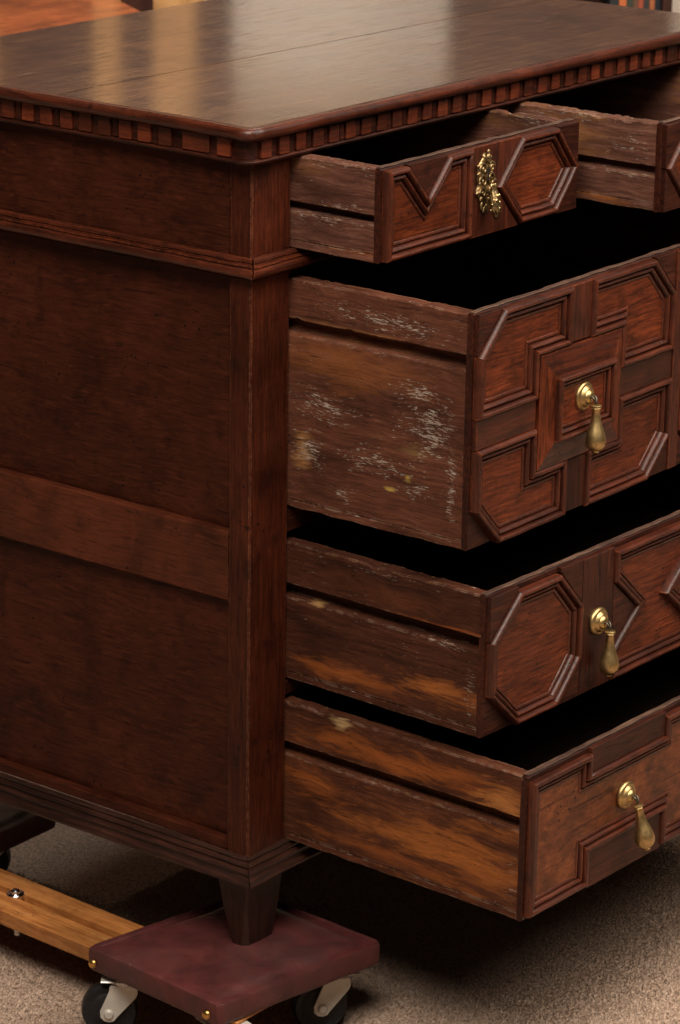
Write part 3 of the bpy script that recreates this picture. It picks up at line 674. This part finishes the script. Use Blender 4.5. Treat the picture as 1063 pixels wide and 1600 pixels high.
# large second drawer: four chamfered quarter panels round a raised centre
FY = -.2275
par, org = drawer(.0640, .8100, .3755, .6190, FY, RAW_B, (.5620, .5765), label='deep drawer with cross-shaped moulded front and badly scratched side', rough=.0016)
CX2, CZ2 = .2465, .4960
for half in (0, 1):
    c = CX2 if half == 0 else W-CX2
    for sx in (-1, 1):
        for sz in (-1, 1):
            q = [(-.1385, .1235), (-.0190, .1235), (-.0190, .0620), (-.0770, .0620), (-.0770, .0160), (-.1805, .0160), (-.1805, .0805)]
            framed_panel([(c-sx*x, CZ2+sz*z*(.985)) for x, z in [(a, b) for a, b in q]], FY, par, org)
    for sx in (-1, 1):
        gp = [[(c-sx*.1405, CZ2+.1225), (c-sx*.1812, CZ2+.1225), (c-sx*.1812, CZ2+.0815)], [(c-sx*.1405, CZ2-.1200), (c-sx*.1812, CZ2-.1200), (c-sx*.1812, CZ2-.0815)]]
        ground_pieces(gp[:1] if (half == 0 and sx == 1) else gp, FY, par, org)
    # cross of plain strips
    strip_piece('plain_strip', [(c-.0185, CZ2+.0625), (c+.0185, CZ2+.0625), (c+.0185, CZ2+.1220), (c-.0185, CZ2+.1220)], FY, .0060, par, org, wood('mould', 'z'))
    strip_piece('plain_strip', [(c-.0185, CZ2-.1195), (c+.0185, CZ2-.1195), (c+.0185, CZ2-.0625), (c-.0185, CZ2-.0625)], FY, .0060, par, org, wood('strip', 'z'))
    for s in (-1, 1):
        strip_piece('plain_strip', [(c+s*.0775, CZ2-.0152), (c+s*.1805, CZ2-.0152), (c+s*.1805, CZ2+.0152), (c+s*.0775, CZ2+.0152)], FY, .0060, par, org, wood('mould', 'x'))
    # raised centre: four mitred sloping boards up to the inner moulding
    o4 = [(c-.0755, CZ2-.0605), (c+.0755, CZ2-.0605), (c+.0755, CZ2+.0605), (c-.0755, CZ2+.0605)]
    i4 = [(c-.0520, CZ2-.0340), (c+.0520, CZ2-.0340), (c+.0520, CZ2+.0340), (c-.0520, CZ2+.0340)]
    for i in range(4):
        j = (i+1) % 4
        V = [Vector((o4[i][0], FY-.0085, o4[i][1])), Vector((o4[j][0], FY-.0085, o4[j][1])), Vector((i4[j][0], FY-.0130, i4[j][1])), Vector((i4[i][0], FY-.0130, i4[i][1])),
             Vector((o4[i][0], FY+.0003, o4[i][1])), Vector((o4[j][0], FY+.0003, o4[j][1])), Vector((i4[j][0], FY+.0003, i4[j][1])), Vector((i4[i][0], FY+.0003, i4[i][1]))]
        ctr = sum(V, Vector())/8
        V = [ctr+(v-ctr)*.998-org for v in V]
        link('raised_band', V, [(0, 1, 2, 3), (4, 5, 6, 7), (0, 1, 5, 4), (1, 2, 6, 5), (2, 3, 7, 6), (3, 0, 4, 7)], wood('red' if i % 2 else 'mould', 'x' if i % 2 == 0 else 'z'), par)
    framed_panel(i4, FY, par, org, base_h=.0105, width=.85, height=.95)
    drop_handle(par, org, c, FY-.0122, CZ2+.004, R(1.5))
strip_piece('plain_strip', [(.4285, .3765), (.4455, .3765), (.4455, .6185), (.4285, .6185)], FY, .0075, par, org, wood('mould', 'z'))

# third drawer: octagons either side of a waisted centre panel with a lozenge
FY = -.2570
par, org = drawer(.0640, .8100, .1840, .3365, FY, RAW_C, (.2765, .2910), yaw=R(-1.5), label='third drawer with octagonal panels and brown rubbed side', rough=.0011)
octa = [(.1130, .3300), (.1840, .3300), (.2245, .2870), (.2245, .2290), (.1840, .1860), (.1130, .1860), (.0665, .2290), (.0665, .2870)]
framed_panel(octa, FY, par, org); framed_panel(mirror(octa, W/2), FY, par, org)
wst = [(.2830, .1860), (.2830, .2190), (.3270, .2580), (.2830, .2960), (.2830, .3300)]
framed_panel(wst+mirror(wst, W/2)[::-1], FY, par, org)
loz = [(.3780, .2580), (W/2, .3060), (W-.3780, .2580), (W/2, .2100)]
framed_panel(loz, FY, par, org, base_h=.0012)
tri3 = [[(.0648, .2885), (.1115, .3315), (.1115, .3362), (.0648, .3362)], [(.1855, .3315), (.2247, .2890), (.2247, .3362), (.1855, .3362)], [(.1855, .1848), (.2247, .1848), (.2247, .2270)], [(.2830, .2205), (.3255, .2580), (.2830, .2945)]]
ground_pieces(tri3, FY, par, org); ground_pieces([mirror(p, W/2) for p in tri3], FY, par, org)
for c in (.2537, W-.2537):
    strip_piece('plain_strip', [(c-.0285, .1850), (c+.0285, .1850), (c+.0285, .3345), (c-.0285, .3345)], FY, .0058, par, org, wood('strip', 'z'))
    drop_handle(par, org, c+(.0015 if c < W/2 else 0), FY-.0060, .2600, R(0.5))

# bottom drawer: rectangular panels with a tongue let in from above and below
FY = -.3150
par, org = drawer(.0640, .8100, -.0010, .1585, FY, RAW_D, (.0985, .1120), yaw=R(-1.5), label='bottom drawer with notched panels and orange rubbed side', rough=.0012)
pan = [(.0665, .1520), (.1700, .1520), (.1700, .1300), (.3080, .1300), (.3080, .1520), (.4270, .1520), (.4270, .0040), (.3080, .0040), (.3080, .0430), (.1700, .0430), (.1700, .0040), (.0665, .0040)]
BURR = wood('burr', 'x')
framed_panel(pan, FY, par, org, width=1.0, height=.85, field_mat=BURR); framed_panel(mirror(pan, W/2), FY, par, org, width=1.0, height=.85, field_mat=BURR)
ng = [[(.1705, .1305), (.3075, .1305), (.3075, .1575), (.1705, .1575)], [(.1705, .0002), (.3075, .0002), (.3075, .0425), (.1705, .0425)]]
ground_pieces(ng, FY, par, org, h=.0046, kind='strip'); ground_pieces([mirror(p, W/2) for p in ng], FY, par, org, h=.0046, kind='strip')
for c in (.239, W-.239):
    drop_handle(par, org, c, FY-.003, .0840, R(12), side=R(-6))

# ------------------------------------------------------------------ dolly under the chest
ZP = Z0-.1125
dolly = empty('furniture_dolly', (0.0, .03, 0), 'maroon leather padded furniture dolly with wooden bar and casters under the chest', 'dolly')
DO = -Vector((0.0, .03, 0))
def pad(corners, z0, z1, org, name='pad', dark=False):
    """padded block, rounded edges, pinched corners and dents"""
    nu = 44; V = []; F = []
    L, Fc, Rr, B = [Vector(c) for c in corners]
    def pos(u, v): return L*(1-u)*(1-v)+Fc*u*(1-v)+Rr*u*v+B*(1-u)*v
    cen = pos(.5, .5)
    # rings from the middle of the top outward, over the edge, down to the base
    rings = [(0.0, z1, 1)]
    for f in (.2, .4, .55, .7, .8, .88, .93, .955): rings.append((f, z1, 1))
    rings += [(.982, z1-.0007, 1), (.992, z1-.0024, 0), (.998, z1-.0052, 0), (1.0, z1-.0100, 0), (1.0, z1-.018, 0), (.996, z0+.006, 0), (.985, z0+.001, 0), (.93, z0, 0), (.0, z0, 0)]
    n = 240
    for (f, z, t) in rings:
        for i in range(n):
            s = 4*i/n; sd = int(s); w = s-sd
            w2 = w
            uv = [(w2, 0), (1, w2), (1-w2, 1), (0, 1-w2)][sd]
            u = .5+(uv[0]-.5)*f; v = .5+(uv[1]-.5)*f
            p = pos(u, v)
            # rounded plan corner
            dc = min(w, 1-w); k = max(0, 1-dc/.05); p = p.lerp(cen, .022*k*k*(f > .9)); fold = math.exp(-((w if w < .5 else w-1)-.012)**2/.00010)+.6*math.exp(-((w if w < .5 else w-1)+.035)**2/.00018)
            if f > .93 and z > z0+.002: p = p.lerp(cen, .022*fold)
            if .85 < f <= .99 and z > z0+.01: z = z-.0012*fold
            zz = z+(.0012*nz((p.x, p.y, 0), 30)+.0014*nz((p.x, p.y, 5), 11))*(1 if t else .4)
            pk = max(0, 1-dc/.09)
            if z > z0+.004 and f > .6: zz -= pk*pk*.0012
            V.append(Vector((p.x, p.y, zz))-Vector(org))
    for k in range(len(rings)-1):
        for i in range(n): F.append((k*n+i, k*n+(i+1) % n, (k+1)*n+(i+1) % n, (k+1)*n+i))
    o = link(name, V, F, LEATHER, dolly, DO+Vector(org), 50); 
    m = o.modifiers.new('s', 'SUBSURF'); m.levels = m.render_levels = 1
    return o
c1 = [(-.0960, .1480, 0), (-.1120, -.0530, 0), (.1190, -.0950, 0), (.1290, .1010, 0)]
pd = pad(c1, ZP-.029, ZP+.001, (0, .03, ZP)); pd['label'] = 'worn maroon leather pad below the front foot'
c2 = [(-.05, .60, 0), (-.05, .425, 0), (.165, .425, 0), (.165, .60, 0)]
pad(c2, ZP-.031, ZP+.001, (.06, .52, ZP))
for (x, y, nx, ny) in ((-.0995, .1330, -1, 0), (-.1122, -.0370, -1, 0)):
    prof = [(.0052*math.cos(a), .0034*math.sin(a)) for a in [i*math.pi/12 for i in range(6)]]+[(.0003, .0034)]
    V, F = lathe(prof, 14); d = Vector((nx, ny, .15)).normalized()
    M3 = Matrix.Translation(Vector((x, y, ZP-.0165))) @ d.to_track_quat('Z', 'Y').to_matrix().to_4x4(); V, F = moved((V, F), M3)
    link('brass_nail', V, F, NAIL, dolly, DO, 60)
plank('base_board', (-.086, -.056, ZP-.0345), (.110, .095, ZP-.0300), 'x', wood('bar', 'x'), dolly, loc=DO)

def caster(x, y, swivel, zc=Z0-.1885):
    """swivel caster: plate, fork of two tapering cheeks, wheel, axle; (x, y) is the axle, the fork trails along the swivel angle"""
    zt = ZP-.0352; ax = .016; r = Z0-.1885-.0004
    root = plank('caster', (-.024, -.020, zt-.0022), (.024, .020, zt), 'x', STEEL, dolly, amp=0)
    root.location = DO+Vector((x-ax*math.cos(swivel), y-ax*math.sin(swivel), 0)); root.rotation_euler = (0, 0, swivel)
    V, F = lathe([(.0003, zt-.0023), (.015, zt-.0023), (.0165, zt-.0040), (.0165, zt-.0070), (.014, zt-.0085), (.0003, zt-.0085)], 24)
    link('swivel_race', V, F, CHROME, root, smooth=40)
    prof = [(.006, -.0095), (.0200, -.0098), (.0215, -.0088), (.0240, -.0092), (.0285, -.0104), (r-.0012, -.0086), (r-.0002, -.005), (r, 0), (r-.0002, .005), (r-.0012, .0086), (.0285, .0104), (.0240, .0092), (.0215, .0088), (.0200, .0098), (.006, .0095)]
    V, F = lathe(prof, 48); V = [Vector((v.x+ax, v.z, v.y+zc)) for v in V]; link('wheel', V, F, RUBBER, root, smooth=35)
    for s in (-1, 1):
        pts = [(-.0145, zt-.0070), (.0135, zt-.0070), (.0150, zt-.0085), (.0155, zt-.014), (ax+.0095, zc+.003), (ax+.0090, zc-.0045), (ax+.005, zc-.0085), (ax, zc-.0098), (ax-.005, zc-.0085), (ax-.0090, zc-.0035), (-.0135, zt-.021), (-.0155, zt-.016)]
        m = len(pts); y0 = s*.0128; y1 = s*.0152
        V = [Vector((a, y0, b)) for a, b in pts]+[Vector((a, y1, b)) for a, b in pts]+[Vector((a*.97+.0002, s*.0156, zc+(b-zc)*.98)) for a, b in pts]
        F = [tuple(range(m)), tuple(range(2*m, 3*m))]+[(k*m+q, k*m+(q+1) % m, (k+1)*m+(q+1) % m, (k+1)*m+q) for k in (0, 1) for q in range(m)]
        link('fork_cheek', V, F, STEEL, root)
    V, F = lathe([(.0003, -.0188), (.0040, -.0186), (.0056, -.0165), (.0056, .0165), (.0040, .0186), (.0003, .0188)], 18); V = [Vector((v.x+ax, v.z, v.y+zc)) for v in V]
    link('axle_bolt', V, F, STEEL, root, smooth=40)
    return root
caster(-.078, .128, R(128)); caster(.076, -.040, R(142)); caster(-.078, -.020, R(75)); caster(.070, .072, R(100))
caster(.120, .505, R(128)); caster(-.02, .56, R(60))
# slotted wooden bar between the pads
bt = ZP-.0315; bh = .0175
def slotted_bar():
    x0, x1 = -.044, .034; s0, s1 = -.0100, .0020; dpt = .012
    org = Vector((.005, .3, bt))
    V = []; F = []
    secs = []
    ys = [.097, .168, .1685, .398, .3985, .62]
    for i, y in enumerate(ys):
        slot = .168 < y < .3982
        d = dpt if slot else 0.0
        sec = [(x0, -bh), (x0, -.001), (x0+.001, 0), (s0, 0), (s0+.0004, -d), (s1-.0004, -d), (s1, 0), (x1-.001, 0), (x1, -.001), (x1, -bh)]
        secs.append([Vector((a, y, bt+b))-org for a, b in sec])
    n = len(secs[0])
    for s in secs: V += s
    for k in range(len(secs)-1):
        for q in range(n): F.append((k*n+q, k*n+(q+1) % n, (k+1)*n+(q+1) % n, (k+1)*n+q))
    F.append(tuple(range(n))); F.append(tuple((len(secs)-1)*n+q for q in range(n)))
    b = link('wooden_bar', V, F, wood('bar', 'y'), dolly, DO+org); b.rotation_euler = (0, 0, R(-2.5)); b['label'] = 'varnished pine bar with a slot and bolt'
    Vv, Ff = lathe([(.0003, -.004), (.0105, -.004), (.0105, .0012), (.0098, .0020), (.0062, .0022), (.0058, .0046), (.0040, .0062), (.0003, .0066)], 24)
    link('slot_bolt', [v+Vector((-.0040, .338, bt))-org for v in Vv], Ff, CHROME, b, smooth=35)
    Vv, Ff = lathe([(.0003, -.006), (.004, -.006), (.004, .004), (.0003, .004)], 16)
    link('bolt_end', [v+Vector((-.038, .300, bt-bh-.002))-org for v in Vv], Ff, CHROME, b, smooth=35)
    return b
slotted_bar()

# ------------------------------------------------------------------ background furniture
TB = bgp(60, 5.0)
table = empty('side_table', TB, 'polished orange brown table standing behind the chest', 'table')
zt = .745
a = [(-900, 4.55), (170, 4.62), (325, 4.98), (150, 5.6), (-900, 5.6)]
def slab(name, pts, z0, z1, mat, par, org):
    p = [bgp(px, d) for px, d in pts]; m = len(p)
    V = [Vector((q.x, q.y, z1))-org for q in p]+[Vector((q.x, q.y, z0))-org for q in p]
    F = [tuple(range(m)), tuple(range(m, 2*m))[::-1]]+[(q, (q+1) % m, m+(q+1) % m, m+q) for q in range(m)]
    return link(name, V, F, mat, par)
slab('table_top', a, zt-.025, zt, wood('orange', 'x'), table, TB)
slab('table_apron', [(-860, 4.62), (150, 4.69), (270, 4.98), (130, 5.5), (-860, 5.5)], zt-.115, zt-.0255, wood('orange', 'x'), table, TB)
for px, d in ((-850, 4.64), (140, 4.72), (120, 5.45), (-850, 5.45)):
    slab('leg', [(px-15, d), (px+30, d), (px+30, d+.05), (px-15, d+.05)], 0.001, zt-.116, wood('orange', 'z'), table, TB)

CB = bgp(860, 5.7)
cab = empty('bookcase', CB, 'tall dark wooden bookcase against the white wall', 'bookcase')
d0 = 5.75
bg_box('back', 705, 1012, d0+.30, .02, .06, 2.1, wood('case', 'z'), cab, CB)
bg_box('side', 690, 705, d0, .32, .001, 2.1, wood('case', 'z'), cab, CB); bg_box('side', 1008, 1022, d0, .32, .001, 2.1, wood('case', 'z'), cab, CB)
for z in (.06, .44, .90): bg_box('shelf', 705.5, 1007.5, d0+.01, .285, z, z+.022, wood('case', 'x'), cab, CB)
bg_box('door', 705.5, 856, d0+.004, .02, .925, 2.06, wood('case', 'z'), cab, CB); bg_box('door', 857.5, 1007.5, d0+.004, .02, .925, 2.06, wood('case', 'z'), cab, CB)
bg_box('cornice', 684, 1028, d0-.02, .34, 2.101, 2.16, wood('case', 'x'), cab, CB)
spines = [('black', (.012, .012, .013)), ('orange', (.50, .12, .03)), ('dark green', (.03, .035, .02)), ('brown', (.10, .045, .022)), ('red', (.30, .055, .022)), ('charcoal', (.025, .022, .022)), ('rust', (.34, .10, .03)), ('dark navy', (.012, .013, .02))]
px = 928
for i, (nm, colr) in enumerate(spines):
    w = [14, 11, 10, 8, 8, 9, 8, 9][i]; hgt = [.30, .28, .31, .27, .29, .31, .28, .30][i]
    if px+w > 1006: break
    o = bg_box('book', px, px+w-.6, d0+.03, .2, .4625, .4625+hgt, simple('book_cloth_'+nm.replace(' ', '_'), colr, .6, var=.15))
    tag(o, 'book with a %s spine on the bookcase shelf' % nm, 'book', 'books on the bookcase shelf'); px += w
# tall golden cupboard seen mostly as a reflection in the polished top
KB = bgp(60, 6.0)
cup = empty('cupboard', KB, 'tall golden brown cupboard behind the orange table', 'cupboard')
bg_box('carcass', -420, 314, 6.0, .28, .001, 2.2, wood('gold', 'z'), cup, KB)
for p0, p1 in ((-380, -210), (-190, -20), (0, 145), (188, 236)):
    bg_box('door_panel', p0, p1, 5.988, .0115, .15, 2.1, wood('case', 'z'), cup, KB)
bg_box('reflection_upright', 304, 350, 5.983, .29, .98, 2.19, wood('case', 'z'), cup, KB)  # dark upright added for the dark band it reflects in the chest top

# ------------------------------------------------------------------ carpet pile: short leaning tufts
rg = random.Random(11); V = []; F = []; sp = .0034
x = -.36
while x < .78:
    y = -.56
    while y < .76:
        if not (.16 < x < .78 and y > .34):      # nothing of the carpet shows far under the chest
            px_, py_ = x+rg.uniform(-.5, .5)*sp, y+rg.uniform(-.5, .5)*sp
            a = rg.uniform(0, 6.283); r = rg.uniform(.0015, .0022); h = rg.uniform(.0018, .0036); b = len(V)
            for q in range(3): V.append((px_+r*math.cos(a+q*2.0944), py_+r*math.sin(a+q*2.0944), .0002))
            V.append((px_+rg.uniform(-.0022, .0022)+.0006, py_+rg.uniform(-.0022, .0022), h))
            F += [(b, b+1, b+3), (b+1, b+2, b+3), (b+2, b, b+3)]
        y += sp
    x += sp
me = bpy.data.meshes.new('carpet_pile'); me.from_pydata(V, [], F); me.materials.append(CARPET)
pile = bpy.data.objects.new('carpet_pile', me); COL.objects.link(pile); tag(pile, 'short beige pile of the carpet round the dolly', kind='stuff')
